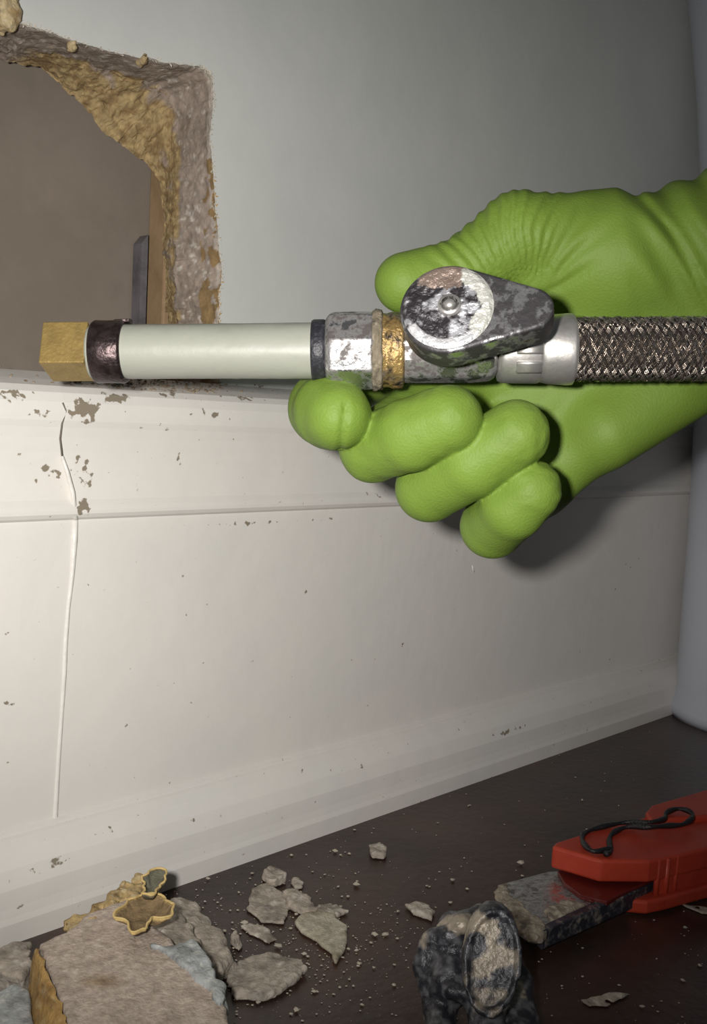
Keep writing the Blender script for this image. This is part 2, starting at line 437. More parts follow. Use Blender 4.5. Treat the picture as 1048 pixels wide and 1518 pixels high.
# grey strip standing in the cavity
a = onY(212, 348, WY + 0.050); b_ = onY(203, 480, WY + 0.050)
pz = a[2]
stp = MB()
x0 = a[0] - 0.0018; x1 = a[0] + 0.0014; yy0, yy1 = WY + 0.048, WY + 0.0545
stp.add([(x0, yy0, HB - 0.012), (x1, yy0, HB - 0.012), (x1, yy1, HB - 0.012), (x0, yy1, HB - 0.012), (x0, yy0, pz - 0.004), (x1, yy0, pz), (x1, yy1, pz), (x0, yy1, pz - 0.004)],
        [(3, 2, 1, 0), (4, 5, 6, 7), (0, 1, 5, 4), (1, 2, 6, 5), (2, 3, 7, 6), (3, 0, 4, 7)])
o = stp.obj('metal_strip', mat('strip_grey', lin(120, 118, 122), 0.5, 0.3, c2=lin(96, 94, 98), scale=90)); tag(o, 'narrow grey strip standing upright inside the wall cavity', 'strip')

# frayed paper fibres round the opening
fb = MB(); fg = MB()
L_ = len(R0)
for k in range(900):
    i = rnd.randrange(0, NSEG * 16)
    p = np.array(R0[i]); q = np.array(R0[(i + 1) % L_])
    t = q - p; ln = np.linalg.norm(t)
    if ln < 1e-6 or p[2] < HB + 0.003: continue
    t /= ln; nrm = np.array((-t[2], 0, t[0]))
    d = nrm * rnd.uniform(-0.6, 1) + t * rnd.uniform(-1, 1) + np.array((0, -0.9, 0)) * rnd.random()
    d = d / np.linalg.norm(d) * rnd.uniform(0.0005, 0.0019)
    wv = t * rnd.uniform(0.00015, 0.0006)
    base = p + np.array((0, 0.0004, 0))
    (fg if (rnd.random() < 0.35 and i > NSEG * 11) else fb).add([base - wv, base + wv, base + d * 0.6 + wv * 0.6 + (0, -0.0003, 0), base + d], [(0, 1, 2), (0, 2, 3)])
fb.obj('paper_fibres', mat('pale_fibres', lin(196, 188, 174), 0.9), wall, False, 'stuff')
fg.obj('tan_fibres', mat('tan_fibres', lin(176, 140, 84), 0.9), wall, False, 'stuff')

# ------------------------------------------------------------------ sdf lumps
def grey_col(v, base=(174, 163, 150), dark=(132, 122, 111), light=(204, 196, 186), seed=0, s=150):
    b = np.array(lin(*base)[:3]); d = np.array(lin(*dark)[:3]); l = np.array(lin(*light)[:3])
    n = fbm(v, s, seed, 3)[:, None]; n2 = fbm(v, s * 3, seed + 4, 2)[:, None]
    c = b + (d - b) * np.clip(n * 2, 0, 1) + (l - b) * np.clip(-n2 * 1.6 - 0.2, 0, 1)
    return np.concatenate([c, np.ones((len(v), 1))], 1)
def slab(name, poly_px, z0, th, amp=0.0008, nsc=220, h=0.0007, rnd_=0.001, colf=None, label=None, cat='plaster chunk', group=None, seed=0, dome=0.0, tilt=None, par=None, mat_=None, smooth=True):
    pts = np.array([onZ(px, py, z0 + th * 0.75) for px, py in poly_px])
    lo = pts.min(0) - 0.004; hi = pts.max(0) + 0.004
    lo[2] = z0 - 0.003; hi[2] = z0 + th + dome + 0.006
    G, org = grid(lo, hi, h)
    c = pts.mean(0)
    Z = G[..., 2] - z0
    if tilt is not None: Z = Z - ((G[..., 0] - c[0]) * tilt[0] + (G[..., 1] - c[1]) * tilt[1])
    wx = 0.5 * amp
    d2 = poly2d(G[..., 0] + wx * 2 * noise(G, nsc, seed + 1), G[..., 1] + wx * 2 * noise(G, nsc, seed + 2), pts[:, :2])
    top = th + dome * (1 - np.exp(np.minimum(d2, 0) / 0.006))
    dz = np.maximum(-Z, Z - top)
    q = np.stack([np.maximum(d2 + rnd_, 0), np.maximum(dz + rnd_, 0)], -1)
    d = np.sqrt((q ** 2).sum(-1)) + np.minimum(np.maximum(d2, dz) + rnd_, 0) - rnd_
    d = d + amp * fbm(G, nsc, seed + 3, 3)
    if tilt is None: d = np.maximum(d, -(G[..., 2] - z0 - 0.0002))
    v, f = surface_nets(d, org, h)
    o = mesh_obj(name, v, f, mat_ or m_deb, par, smooth, (colf or grey_col)(v, seed=seed) if (mat_ is None) else None)
    if label: tag(o, label, cat, group or ('plaster lumps and smears on the floor' if name == 'plaster_chunk' else 'painted plaster shards' if name == 'paint_shard' else None))
    return o

def tuft(blobs, seed):             # torn board and paper clinging to the rim of the opening
    cs = [(onY(px, py, WY - 0.0004), r) for px, py, r in blobs]
    lo = np.min([c for c, r in cs], 0) - 0.008; hi = np.max([c for c, r in cs], 0) + 0.008
    G, org = grid(lo, hi, 0.0006); d = None
    for c, r in cs:
        q = cap(G, c, c + np.array((0, 0.003, 0)), r, r); d = q if d is None else smin(d, q, 0.0015)
    d = d + 0.0018 * fbm(G, 340, seed, 3)
    v, f = surface_nets(d, org, 0.0006)
    mesh_obj('torn_tuft', v, f, m_deb, wall, True, grey_col(v, (196, 176, 136), (150, 124, 82), (214, 200, 170), seed, 260))
tuft([(2, 4, .0045), (14, 14, .0040), (8, 30, .0032), (-20, 10, .005)], 3)
tuft([(213, 90, .0017), (215, 82, .0012)], 5)
tuft([(110, 62, .0011), (112, 70, .0012)], 6)

# ------------------------------------------------------------------ gloved hand
h = 0.0008
wrist_r = P(1045, 372, .338); wrist_u = P(1100, 435, .340); fore = P(1250, 330, .345)
K = dict(
  im=P(640, 505, .346), mm=P(690, 575, .350), rm=P(748, 645, .350), pm=P(798, 716, .347))
corners = np.array([P(a, b, z) for a in (415, 1250) for b in (230, 850) for z in (.275, .385)])
lo = corners.min(0); hi = corners.max(0)
# work in a camera-aligned frame so that the grid stays small
cl = np.array(((415 - 524) / FPX * .30 - .012, (230 - 759) / FPX * .34 - .012, .270))
ch = np.array(((1250 - 524) / FPX * .34 + .0, (850 - 759) / FPX * .33 + .02, .395))
G, org = grid(cl, ch, h)
def Q(px, py, z): return np.array(((px - 524) / FPX * z, (py - 759) / FPX * z, z))
PX = G[..., 0] / G[..., 2] * FPX + 524; PY = G[..., 1] / G[..., 2] * FPX + 759
def mm(x): return x * 0.001
pal = cap(G, Q(1040, 375, .338), Q(1260, 300, .345), mm(24), mm(30))
for (a, ra, b, rb, k) in [
    (Q(1090, 430, .340), 22, Q(1260, 350, .348), 29, 6),
    (Q(1090, 430, .340), 21, Q(798, 714, .346), 11.5, 6),
    (Q(1070, 420, .340), 20, Q(745, 640, .349), 12.5, 6),
    (Q(1050, 400, .338), 21, Q(690, 570, .350), 13.5, 6),
    (Q(1040, 385, .338), 21, Q(640, 505, .347), 13, 6),
    (Q(1035, 385, .336), 22, Q(905, 385, .333), 20.5, 7),
    (Q(905, 385, .333), 20, Q(800, 400, .334), 14, 7),
    (Q(1040, 560, .338), 11, Q(900, 640, .336), 12, 7),
]:
    pal = smin(pal, cap(G, a, b, mm(ra), mm(rb)), mm(k))
th = cap(G, Q(905, 362, .332), Q(768, 347, .326), mm(16.5), mm(13.0))
th = smin(th, cap(G, Q(768, 347, .326), Q(692, 395, .326), mm(13.2), mm(10.2)), mm(3))
dist_t = cap(G, Q(692, 400, .326), Q(600, 419, .321), mm(9.8), mm(9.7))
th = smin(th, dist_t, mm(2.0))
th = smin(th, cap(G, Q(850, 395, .334), Q(760, 400, .338), mm(15), mm(10)), mm(5))
hand = smin(pal, th, mm(4))
# fan of wrinkles over the base of the thumb
ang = np.arctan2(PY - 455, PX - 800); rad = np.hypot(PX - 800, PY - 455)
ang2 = ang - 0.0022 * (rad - 90) + 0.05 * noise(G, 120, 5)
mask = np.clip((rad - 28) / 25, 0, 1) * np.clip((205 - rad) / 40, 0, 1) * np.clip((ang + 2.9) / 0.3, 0, 1) * np.clip((-1.25 - ang) / 0.2, 0, 1)
hand = hand - mm(0.46) * mask * np.sin(ang2 * 2 * math.pi / 0.125)
mask2 = np.clip((rad - 40) / 25, 0, 1) * np.clip((210 - rad) / 40, 0, 1) * np.clip((ang + 1.32) / 0.1, 0, 1) * np.clip((-0.75 - ang) / 0.3, 0, 1)
hand = hand - mm(0.6) * mask2 * np.sin(ang2 * 2 * math.pi / 0.30)
# crease between the thenar pad and the palm
t_ = np.clip((PX - 790) / 190, 0, 1)
cr = PY - (442 - 75 * t_ - 65 * t_ ** 2)
hand = hand + mm(1.0) * np.exp(-(cr / 6) ** 2) * np.clip((PX - 770) / 30, 0, 1) * np.clip((905 - PX) / 50, 0, 1)
# long soft folds where the glove gathers at the wrist
s_ = (PX - 950) * 0.80 - (PY - 330) * 0.60
al = (PX - 950) * 0.60 + (PY - 330) * 0.80
mk3 = np.clip((PX - 925) / 40, 0, 1) * np.clip((al + 60) / 60, 0, 1)
hand = hand - mm(1.1) * mk3 * np.sin(s_ / 9.0 + 1.2 * noise(G, 45, 8)) * np.clip((500 - PY) / 80, 0, 1)
# deep fold between the heel of the hand and the cuff
gx = PX - 935; gl = PY - (286 + 0.62 * gx + 0.0075 * gx * gx)
hand = hand + mm(2.2) * np.exp(-(gl / 13) ** 2) * np.clip((gx + 20) / 25, 0, 1) * np.clip((520 - PY) / 120, 0, 1)
gl2 = PY - (330 + 0.9 * (PX - 985) + 0.012 * (PX - 985) ** 2)
hand = hand + mm(1.2) * np.exp(-(gl2 / 9) ** 2) * np.clip((PX - 975) / 25, 0, 1) * np.clip((520 - PY) / 120, 0, 1)
hand = hand + mm(0.5) * noise(G, 55, 4)
def finger(nodes, k=0.9, kp=4.0):
    f = None
    for (a, ra), (b, rb) in zip(nodes[:-1], nodes[1:]):
        c = cap(G, a, b, mm(ra), mm(rb)); f = c if f is None else smin(f, c, mm(k))
    return f
fin = [
  finger([(Q(640, 505, .347), 12.5), (Q(520, 560, .336), 10.5), (Q(482, 606, .318), 10.8), (Q(490, 611, .304), 10.4), (Q(501, 617, .297), 9.9)], 4.0),
  finger([(Q(690, 572, .350), 12.5), (Q(553, 664, .308), 10.4), (Q(610, 644, .296), 10.8), (Q(664, 622, .291), 10.1)]),
  finger([(Q(746, 642, .349), 12.5), (Q(636, 724, .312), 10.3), (Q(700, 686, .298), 10.5), (Q(764, 644, .293), 10.0)]),
  finger([(Q(798, 714, .347), 11.5), (Q(730, 780, .317), 10.0), (Q(760, 752, .302), 9.8), (Q(786, 727, .298), 9.2)]),
]
# finger-pad creases and glove puckers at the tips
fin[0] = fin[0] + mm(1.0) * np.exp(-(((PX - 511) + 0.12 * (PY - 610)) / 4.5) ** 2) * np.clip((PY - 590) / 15, 0, 1) * (G[..., 2] < .3)
fin[2] = fin[2] + mm(0.30) * noise(G, 420, 3) * np.clip((PX - 720) / 30, 0, 1)
fin[3] = fin[3] + mm(0.32) * noise(G * np.array((1, 2.6, 1), np.float32), 300, 6) * np.clip((770 - PY) / 30, 0, 1)
fin[1] = fin[1] + mm(0.22) * noise(G, 300, 9)
fin[0] = fin[0] + mm(0.18) * noise(G, 260, 12)
tot = hand
res = hand
for f in fin:
    res = np.minimum(res, smin(hand, f, mm(4.0)))
del PX, PY
v, f = surface_nets(res.astype(np.float64), org, h)
v = CAMLOC + v @ RW.T
hand_o = mesh_obj('gloved_hand', v, f, m_glove, None, True)
tag(hand_o, 'right hand in bright green glove gripping the lever valve, fingers curled below it', 'hand')
md = hand_o.modifiers.new('s', 'SMOOTH'); md.factor = 0.5; md.iterations = 2
del G, res, hand, pal, th, fin

# ------------------------------------------------------------------ pipe, valve and hose (one joined assembly)
A = P(72, 522, .3035); B = P(1048, 517, .2965)
U = (B - A) / np.linalg.norm(B - A)
toC = -(RW @ np.array((0, 0, 1.0))); Wd = toC - U * toC.dot(U); Wd /= np.linalg.norm(Wd)   # towards the camera
Vd = np.cross(Wd, U)                                                          # up
if Vd[2] < 0: Vd = -Vd
def upx(px):                                                                   # station along the axis at a column
    r = RW @ np.array(((px - 524) / FPX, (519 - 759) / FPX, 1.0))
    n = np.cross(r, Vd); return float(((CAMLOC - A) @ n) / (U @ n)) if abs(U @ n) > 1e-9 else 0
def T(u, v, w_): return A + U * u + Vd * v + Wd * w_
asm = empty('supply_valve', T(upx(650), -0.012, 0))
tag(asm, 'white plastic pipe joined to a grimy chrome lever valve and braided steel hose', 'valve')
def lathe(name, prof_, n, m, smooth=True, colf=None, par=asm, rot=0.0, jitter=0.0, bev=0, axis0=0.0, seed=0, sub=1):
    vs = []; fs = []
    st = []
    for i in range(len(prof_) - 1):
        for t in range(sub): st.append(tuple(np.array(prof_[i]) + (np.array(prof_[i + 1]) - np.array(prof_[i])) * t / sub))
    st.append(prof_[-1])
    for (u, r) in st:
        for k in range(n):
            a = 2 * math.pi * k / n + rot
            vs.append(T(u, r * math.sin(a), r * math.cos(a)))
    vs = np.array(vs)
    if jitter:
        j = jitter * fbm(vs, 500, seed, 3)
        cen = np.array([T(u, 0, 0) for (u, r) in st for k in range(n)])
        dr = vs - cen; ln = np.linalg.norm(dr, axis=1, keepdims=True) + 1e-9
        vs = vs + dr / ln * j[:, None]
    for i in range(len(st) - 1):
        for k in range(n):
            fs.append((i * n + k, (i + 1) * n + k, (i + 1) * n + (k + 1) % n, i * n + (k + 1) % n))
    fs.append(tuple(range(n))); fs.append(tuple(reversed([(len(st) - 1) * n + k for k in range(n)])))
    col = colf(vs) if colf else None
    o = mesh_obj(name, vs, fs, m, None, smooth, col); reparent(o, par)
    if bev:
        md = o.modifiers.new('b', 'BEVEL'); md.width = bev; md.segments = 3; md.limit_method = 'ANGLE'; md.angle_limit = 0.4
    return o
MMU = 0.001
# brass square plug
u0, u1 = upx(71), upx(139)
sq = 0.0094
o = lathe('brass_plug', [(u0, sq), (u1 - 0.0005, sq)], 4, m_brass, False, rot=math.pi / 4 + 0.30, bev=0.0004)
lathe('washer', [(upx(136), 0.0080), (upx(142), 0.0082)], 40, m_pex, True)
# crimp collar: slightly oval band with a lip
cu0, cu1 = upx(141), upx(187)
co_ = lathe('crimp_collar', [(cu0, 0.0080), (cu0, 0.0090), (cu0 + 0.0006, 0.0094), (cu0 + 0.004, 0.0093), (cu1 - 0.0008, 0.0094), (cu1, 0.0090), (cu1, 0.0080)], 56, m_collar, True, jitter=0.0001)
b = MB()   # overlapping end of the band
ring_ = []
for k in range(13):
    a = math.pi / 2 - 0.2 + 0.5 * k / 12
    for (uu, rr) in ((cu0 + 0.006, 0.0093 + 0.0001 * k), (cu1 + 0.0012, 0.0096 + 0.00006 * k), (cu1 + 0.0012, 0.0089), (cu0 + 0.006, 0.0089)):
        ring_.append(T(uu, rr * math.sin(a), rr * math.cos(a)))
fs = []
for k in range(12):
    for j in range(4): fs.append((k * 4 + j, k * 4 + (j + 1) % 4, (k + 1) * 4 + (j + 1) % 4, (k + 1) * 4 + j))
fs += [(3, 2, 1, 0), (48, 49, 50, 51)]
b.add(ring_, fs); o = b.obj('band_tab', m_collar, None, False); o.parent = co_
lathe('plastic_pipe', [(upx(150), 0.0081), (upx(300), 0.0081), (upx(400), 0.0082), (upx(470), 0.0083)], 64, m_pex, True, sub=10, jitter=0.0001)
lathe('seal_ring', [(upx(463), 0.0070), (upx(463), 0.0089), (upx(466), 0.0092), (upx(480), 0.0092), (upx(484), 0.0089), (upx(484), 0.0080)], 48, m_black, True, jitter=0.0001, seed=3)
lathe('valve_nut', [(upx(483), 0.0090), (upx(485), 0.0106), (upx(491), 0.0118), (upx(520), 0.0120), (upx(552), 0.0119), (upx(556), 0.0112), (upx(557), 0.0090)], 8, m_chrome, False, rot=math.pi / 8 - 0.28, bev=0.0007)
def brasscol(v):
    b1 = np.array(lin(178, 148, 96)[:3]); g = np.array(lin(132, 120, 106)[:3]); d = np.array(lin(60, 54, 50)[:3])
    n = fbm(v, 200, 5, 3)[:, None]; n2 = fbm(v, 600, 8, 2)[:, None]
    c = b1 + (g - b1) * np.clip(n * 3, 0, 1); c = c + (d - c) * np.clip(n2 * 2.4 - 0.3, 0, 1)
    return np.concatenate([c, np.ones((len(v), 1))], 1)
lathe('valve_neck', [(upx(554), 0.0085), (upx(556), 0.0104), (upx(562), 0.0110), (upx(572), 0.0106), (upx(584), 0.0112), (upx(597), 0.0108), (upx(600), 0.009)], 64, m_tint_metal, True, colf=brasscol, sub=6, jitter=0.0006)
def crustcol(v): return grey_col(v, (128, 118, 100), (70, 64, 58), (170, 158, 140), 3, 300)
lathe('corrosion_crust', [(upx(550), 0.0095), (upx(553), 0.0118), (upx(559), 0.0122), (upx(566), 0.0117), (upx(570), 0.0095)], 72, m_deb, True, colf=crustcol, sub=5, jitter=0.0013)
# valve body under the lever
lathe('valve_body', [(upx(588), 0.006), (upx(590), 0.0088), (upx(600), 0.0098), (upx(700), 0.0098), (upx(726), 0.0094), (upx(735), 0.0080)], 10, m_chrome, False, rot=0.16, bev=0.0008)
# hose nut with its raised lugs, then the crimped sleeve
fn = lathe('hose_ferrule', [(upx(735), 0.0062), (upx(738), 0.0092), (upx(745), 0.0098), (upx(795), 0.0100), (upx(800), 0.0096), (upx(812), 0.0101), (upx(840), 0.0105), (upx(848), 0.0104), (upx(851), 0.0092)], 64, m_clean, True, sub=2)
def pad(ua, ub, a0, a1, r0, r1, name, m, par):
    b = MB(); vs = []; n = 7
    for k in range(n):
        a = a0 + (a1 - a0) * k / (n - 1)
        for (uu, rr) in ((ua, r0), (ua + 0.0004, r1), (ub - 0.0004, r1), (ub, r0)): vs.append(T(uu, rr * math.sin(a), rr * math.cos(a)))
    fs = []
    for k in range(n - 1):
        for j in range(3): fs.append((k * 4 + j, k * 4 + j + 1, (k + 1) * 4 + j + 1, (k + 1) * 4 + j))
    fs += [(3, 2, 1, 0), tuple((n - 1) * 4 + j for j in range(4))]
    b.add(vs, fs); o = b.obj(name, m, None, True); o.parent = par
    return o
pad(upx(760), upx(799), -0.28, 0.10, 0.0097, 0.0106, 'lug', m_clean, fn)
pad(upx(760), upx(799), -0.85, -0.50, 0.0097, 0.0106, 'lug', m_clean, fn)
pad(upx(762), upx(799), 0.40, 0.80, 0.0097, 0.0106, 'lug', m_clean, fn)
# braided hose
hz0, hz1 = upx(846), upx(1048) + 0.10
R_h = 0.0089
core = lathe('hose_core', [(hz0, R_h - 0.0004), (hz1, R_h - 0.0004)], 40, mat('hose_core_dark', lin(50, 44, 42), 0.6, 0.3), True)
br = MB(); nb = 13; pitch = 0.030
for dr in (1, -1):
    for k in range(nb):
        for wq in (-1, 0, 1):
            ns = int((hz1 - hz0) / 0.00085); ph = 2 * math.pi * k / nb + wq * 0.105
            vs = []; fs = []
            for i in range(ns + 1):
                u = hz0 + (hz1 - hz0) * i / ns
                a = ph + dr * 2 * math.pi * (u - hz0) / pitch
                # over and under the crossing strands
                cyc = nb * (a + (-dr) * -2 * math.pi * (u - hz0) / pitch) / 2
                rr = R_h + 0.00028 + 0.00030 * math.cos(nb * 2 * math.pi * (u - hz0) / pitch + (0 if dr > 0 else math.pi) + (k % 2) * math.pi)
                da = 0.00034 / R_h
                for (aa, r2) in ((a - da, rr - 0.0001), (a, rr + 0.00024), (a + da, rr - 0.0001)):
                    vs.append(T(u, r2 * math.sin(aa), r2 * math.cos(aa)))
                if i:
                    b0 = (i - 1) * 3
                    for j in range(2): fs.append((b0 + j, b0 + 3 + j, b0 + 4 + j, b0 + j + 1))
            br.add(vs, fs)
o = br.obj('steel_braid', m_steel, None, False, 'stuff'); reparent(o, asm)

# lever: thick teardrop plate facing the camera, tilted so that its underside shows
LC = P(664, 456, .2735)
nrm = -(LC - CAMLOC); nrm /= np.linalg.norm(nrm)
cr_ = RW @ np.array((1.0, 0, 0)); cu_ = RW @ np.array((0, -1.0, 0))
ln_ = nrm * 1.0 + cu_ * 0.50 - cr_ * 0.10; ln_ /= np.linalg.norm(ln_)
lu = cr_ * 1.0 - cu_ * 0.10; lu = lu - ln_ * lu.dot(ln_); lu /= np.linalg.norm(lu)
lv = np.cross(ln_, lu)
def LT(a, b, c): return LC + lu * a + lv * b + ln_ * c
def teardrop(r1, d, r2, n=72):
    al = math.acos((r1 - r2) / d); pts = []
    for k in range(n): 
        a = al + (2 * math.pi - 2 * al) * k / (n - 1); pts.append((r1 * math.cos(a), r1 * math.sin(a)))
    m2 = n // 3
    for k in range(m2):
        a = -al + 2 * al * k / (m2 - 1); pts.append((d + r2 * math.cos(a), r2 * math.sin(a)))
    return pts
def chromecol(v):
    k = np.stack([(v - LC) @ lu, (v - LC) @ lv, (v - LC) @ ln_], 1)
    chr_ = np.array((0.55, 0.55, 0.57)); dk = np.array((0.05, 0.045, 0.05)); wh = np.array(lin(214, 214, 206)[:3])
    n = fbm(k + 3, 260, 12, 3)[:, None]
    c = chr_ + (dk - chr_) * np.clip(n * 3.5 + 0.35, 0, 1)
    r = np.hypot(k[:, 0], k[:, 1])[:, None]
    m_ = ((n > 0.15) & (k[:, 1:2] > 0.004) & (k[:, 0:1] > 0.012)); c = np.where(m_, wh, c)
    return np.concatenate([c, np.ones((len(v), 1))], 1)
lev_levels = [(-0.0105, -0.0016), (-0.0100, -0.0004), (-0.0090, 0), (-0.0050, 0), (-0.0010, 0), (-0.0004, -0.0003), (0.0, -0.0012)]
vs = []; fs = []
for (c, dr) in lev_levels:
    for (x, y) in teardrop(0.0132 + dr, 0.0218, 0.0064 + dr): vs.append(LT(x, y, c))
n = len(teardrop(1, 2, .5))
for i in range(len(lev_levels) - 1):
    for k in range(n): fs.append((i * n + k, i * n + (k + 1) % n, (i + 1) * n + (k + 1) % n, (i + 1) * n + k))
fs.append(tuple(reversed(range(n)))); fs.append(tuple((len(lev_levels) - 1) * n + k for k in range(n)))
lever = mesh_obj('lever', vs, fs, mat('grimy_lever', (0.52, 0.52, 0.53, 1), 0.22, 0.95, c2=(0.06, 0.056, 0.06, 1), scale=150, bump=0.35, bscale=420, r2=0.5, m2=0.4, lo=0.37, hi=0.50), None, True); reparent(lever, asm)
md = lever.modifiers.new('w', 'WEIGHTED_NORMAL')
# round dial face on the lever with its remains of paint
vs = []; fs = []; nr, na = 26, 96; RR = 0.0124
for i in range(nr + 1):
    r = RR * i / nr
    z = 0.0004 + (0.0007 if r < RR * 0.93 else 0.0007 * (1 - (r / RR - 0.93) / 0.07))
    for k in range(na):
        a = 2 * math.pi * k / na; vs.append((r * math.cos(a), r * math.sin(a), z))
vs = np.array(vs)
nn = fbm(vs, 330, 2, 3); bumpy = np.clip(nn * 1.5, -0.3, 1)
vs[:, 2] += np.where(np.hypot(vs[:, 0], vs[:, 1]) < RR * 0.9, 0.00045 * bumpy, 0)
ang_ = np.arctan2(vs[:, 1], vs[:, 0]); rr_ = np.hypot(vs[:, 0], vs[:, 1]) / RR
chr_ = np.array((0.52, 0.52, 0.55)); dk = np.array((0.045, 0.04, 0.045)); wh = np.array(lin(222, 222, 214)[:3]); tn = np.array(lin(150, 132, 122)[:3])
nf = fbm(vs + 1, 420, 7, 3)[:, None]
c = chr_ + (dk - chr_) * np.clip(nf * 4 + 0.9, 0, 1)
nw = fbm(vs + 2, 260, 3, 2)
mw = (rr_ > 0.66 + 0.18 * nw) & (ang_ > -0.85) & (ang_ < 1.25)
mt = (vs[:, 1] > 0.0058 + 0.0016 * nw) & (vs[:, 0] < 0.0035 + 0.001 * nw) & (vs[:, 0] > -0.0085)
ml = (rr_ > 0.80) & (ang_ < -0.85) & (ang_ > -2.6)
c[mw] = wh; c[mt] = tn; c[ml] = np.array((0.7, 0.7, 0.72))
for i in range(nr):
    for k in range(na): fs.append((i * na + k, (i + 1) * na + k, (i + 1) * na + (k + 1) % na, i * na + (k + 1) % na))
wv = np.array([LT(*q) for q in vs])
dial = mesh_obj('lever_face', wv, fs, mat('flaked_face', (1, 1, 1, 1), 0.3, 0.35, attr='tint', scale=500, bump=0.7, bscale=800, bdist=0.001), None, True, np.concatenate([c, np.ones((len(c), 1))], 1))
dial.parent = lever
dial['label'] = 'paint-flecked round face'
# screw
b = MB()
b.tube([LT(0.0006, 0, z_) for z_ in (0.0006, 0.0018, 0.0023, 0.0023, 0.0020, 0.0023, 0.0029, 0.0031)], [0.0033, 0.0032, 0.0028, 0.0023, 0.0019, 0.0017, 0.0011, 0.0003], 28)
scw = b.obj('screw', m_clean, None, True); scw.parent = lever
# stem between lever and body
b = MB(); b.tube([LT(0, 0, -0.010), T(upx(664), 0.002, 0.004)], [0.0085, 0.0085], 24)
o = b.obj('valve_stem', m_chrome, None, True); reparent(o, asm)

# ------------------------------------------------------------------ sink pedestal at the right
pc = onZ(1113, 1066); pcz = 0
def ped():
    prof_ = [(0.0, .0500), (0.004, .0515), (0.008, .0512), (0.012, .0485), (0.02, .0475), (0.12, .0480), (0.2, .0505), (0.25, .0525), (0.30, .0560), (0.34, .0590), (0.38, .064), (0.42, .0705), (0.46, .0785), (0.50, .088), (0.56, .10)]
    vs = []; fs = []; n = 72
    for (z, r) in prof_:
        for k in range(n): vs.append((pc[0] + r * math.cos(2 * math.pi * k / n), pc[1] + r * math.sin(2 * math.pi * k / n), z))
    for i in range(len(prof_) - 1):
        for k in range(n): fs.append((i * n + k, i * n + (k + 1) % n, (i + 1) * n + (k + 1) % n, (i + 1) * n + k))
    fs.append(tuple(reversed(range(n)))); fs.append(tuple((len(prof_) - 1) * n + k for k in range(n)))
    return mesh_obj('sink_pedestal', vs, fs, m_porc, None, True)
tag(ped(), 'pale blue-grey rounded pedestal standing on the dark floor at the right edge', 'pedestal')

# ------------------------------------------------------------------ red tool on the floor
def prism(name, poly_top, zt, zb, m, par=None, bev=0.001, inset=0.0, tz=None):
    """poly_top: pixel outline of the top face lying at height zt; walls drop to zb"""
    pt = [onZ(px, py, zt) for px, py in poly_top]
    n = len(pt); c = np.mean(pt, 0)
    vs = [p for p in pt] + [np.array((c[0] + (p[0] - c[0]) * (1 - inset), c[1] + (p[1] - c[1]) * (1 - inset), zb)) for p in pt]
    fs = [tuple(range(n)), tuple(reversed(range(n, 2 * n)))] + [(i, n + i, n + (i + 1) % n, (i + 1) % n) for i in range(n)]
    o = mesh_obj(name, vs, fs, m, None, False)
    bm = bmesh.new(); bm.from_mesh(o.data); bmesh.ops.recalc_face_normals(bm, faces=bm.faces[:]); bm.to_mesh(o.data); bm.free()
    if par is not None: reparent(o, par)
    if bev:
        md = o.modifiers.new('b', 'BEVEL'); md.width = bev; md.segments = 3
    return o
tool = empty('clamp_tool', onZ(900, 1330)); tag(tool, 'red plastic tool with steel jaw plate and black cord loop on dark floor', 'tool')
ZR = 0.0205
prism('body', [(818, 1254), (824, 1248), (875, 1232), (985, 1203), (1060, 1192), (1190, 1150), (1220, 1228), (1080, 1250), (985, 1272), (963, 1276), (890, 1275)], ZR, 0.0117, m_red, tool, 0.0012)
prism('upper_grip', [(957, 1203), (966, 1193), (1060, 1166), (1200, 1120), (1220, 1170), (1060, 1208), (965, 1216)], ZR + 0.0025, ZR - 0.006, m_red, tool, 0.0012)
prism('rear_body', [(972, 1273), (990, 1271), (1080, 1249), (1220, 1226), (1230, 1160), (1100, 1190), (1000, 1215), (975, 1240)], ZR - 0.0002, 0.0008, m_red, tool, 0.0012)
prism('lower_body', [(916, 1325), (930, 1318), (1000, 1290), (1100, 1280), (1180, 1290), (1100, 1300), (985, 1331), (960, 1336), (925, 1333)], 0.0062, 0.0008, m_red, tool, 0.0012)
for pxx, pyy in ((976, 1274), (990, 1272), (1003, 1268)):
    a = onZ(pxx, pyy, ZR - 0.0006)
    b = MB(); b.tube([(a[0], a[1], ZR - 0.0006), (a[0], a[1], 0.002)], 0.0011, 10)
    reparent(b.obj('rib', m_red, None, True), tool)
prism('inner_block', [(826, 1290), (860, 1280), (960, 1290), (975, 1300), (930, 1320), (900, 1336), (860, 1326), (836, 1308)], 0.0105, 0.0085, mat('shaded_red_plastic', lin(88, 26, 22), 0.3, bump=0.2, bscale=300), tool, 0.0004)  # red darkened in the colour for shade and red reflection below the nose
jp = prism('jaw_plate', [(737, 1316), (745, 1309), (813, 1291), (985, 1286), (970, 1308), (805, 1381), (787, 1380), (760, 1362), (745, 1345)], 0.0085, 0.0035, m_chrome, tool, 0.0009)
prism('jaw_side', [(797, 1374), (805, 1381), (972, 1308), (968, 1296)], 0.0093, 0.0025, mat('dark_steel', lin(70, 72, 84), 0.4, 0.7, c2=lin(140, 132, 122), scale=240, bump=0.4, bscale=400, lo=.5, hi=.68, m2=.1), tool, 0.0005)
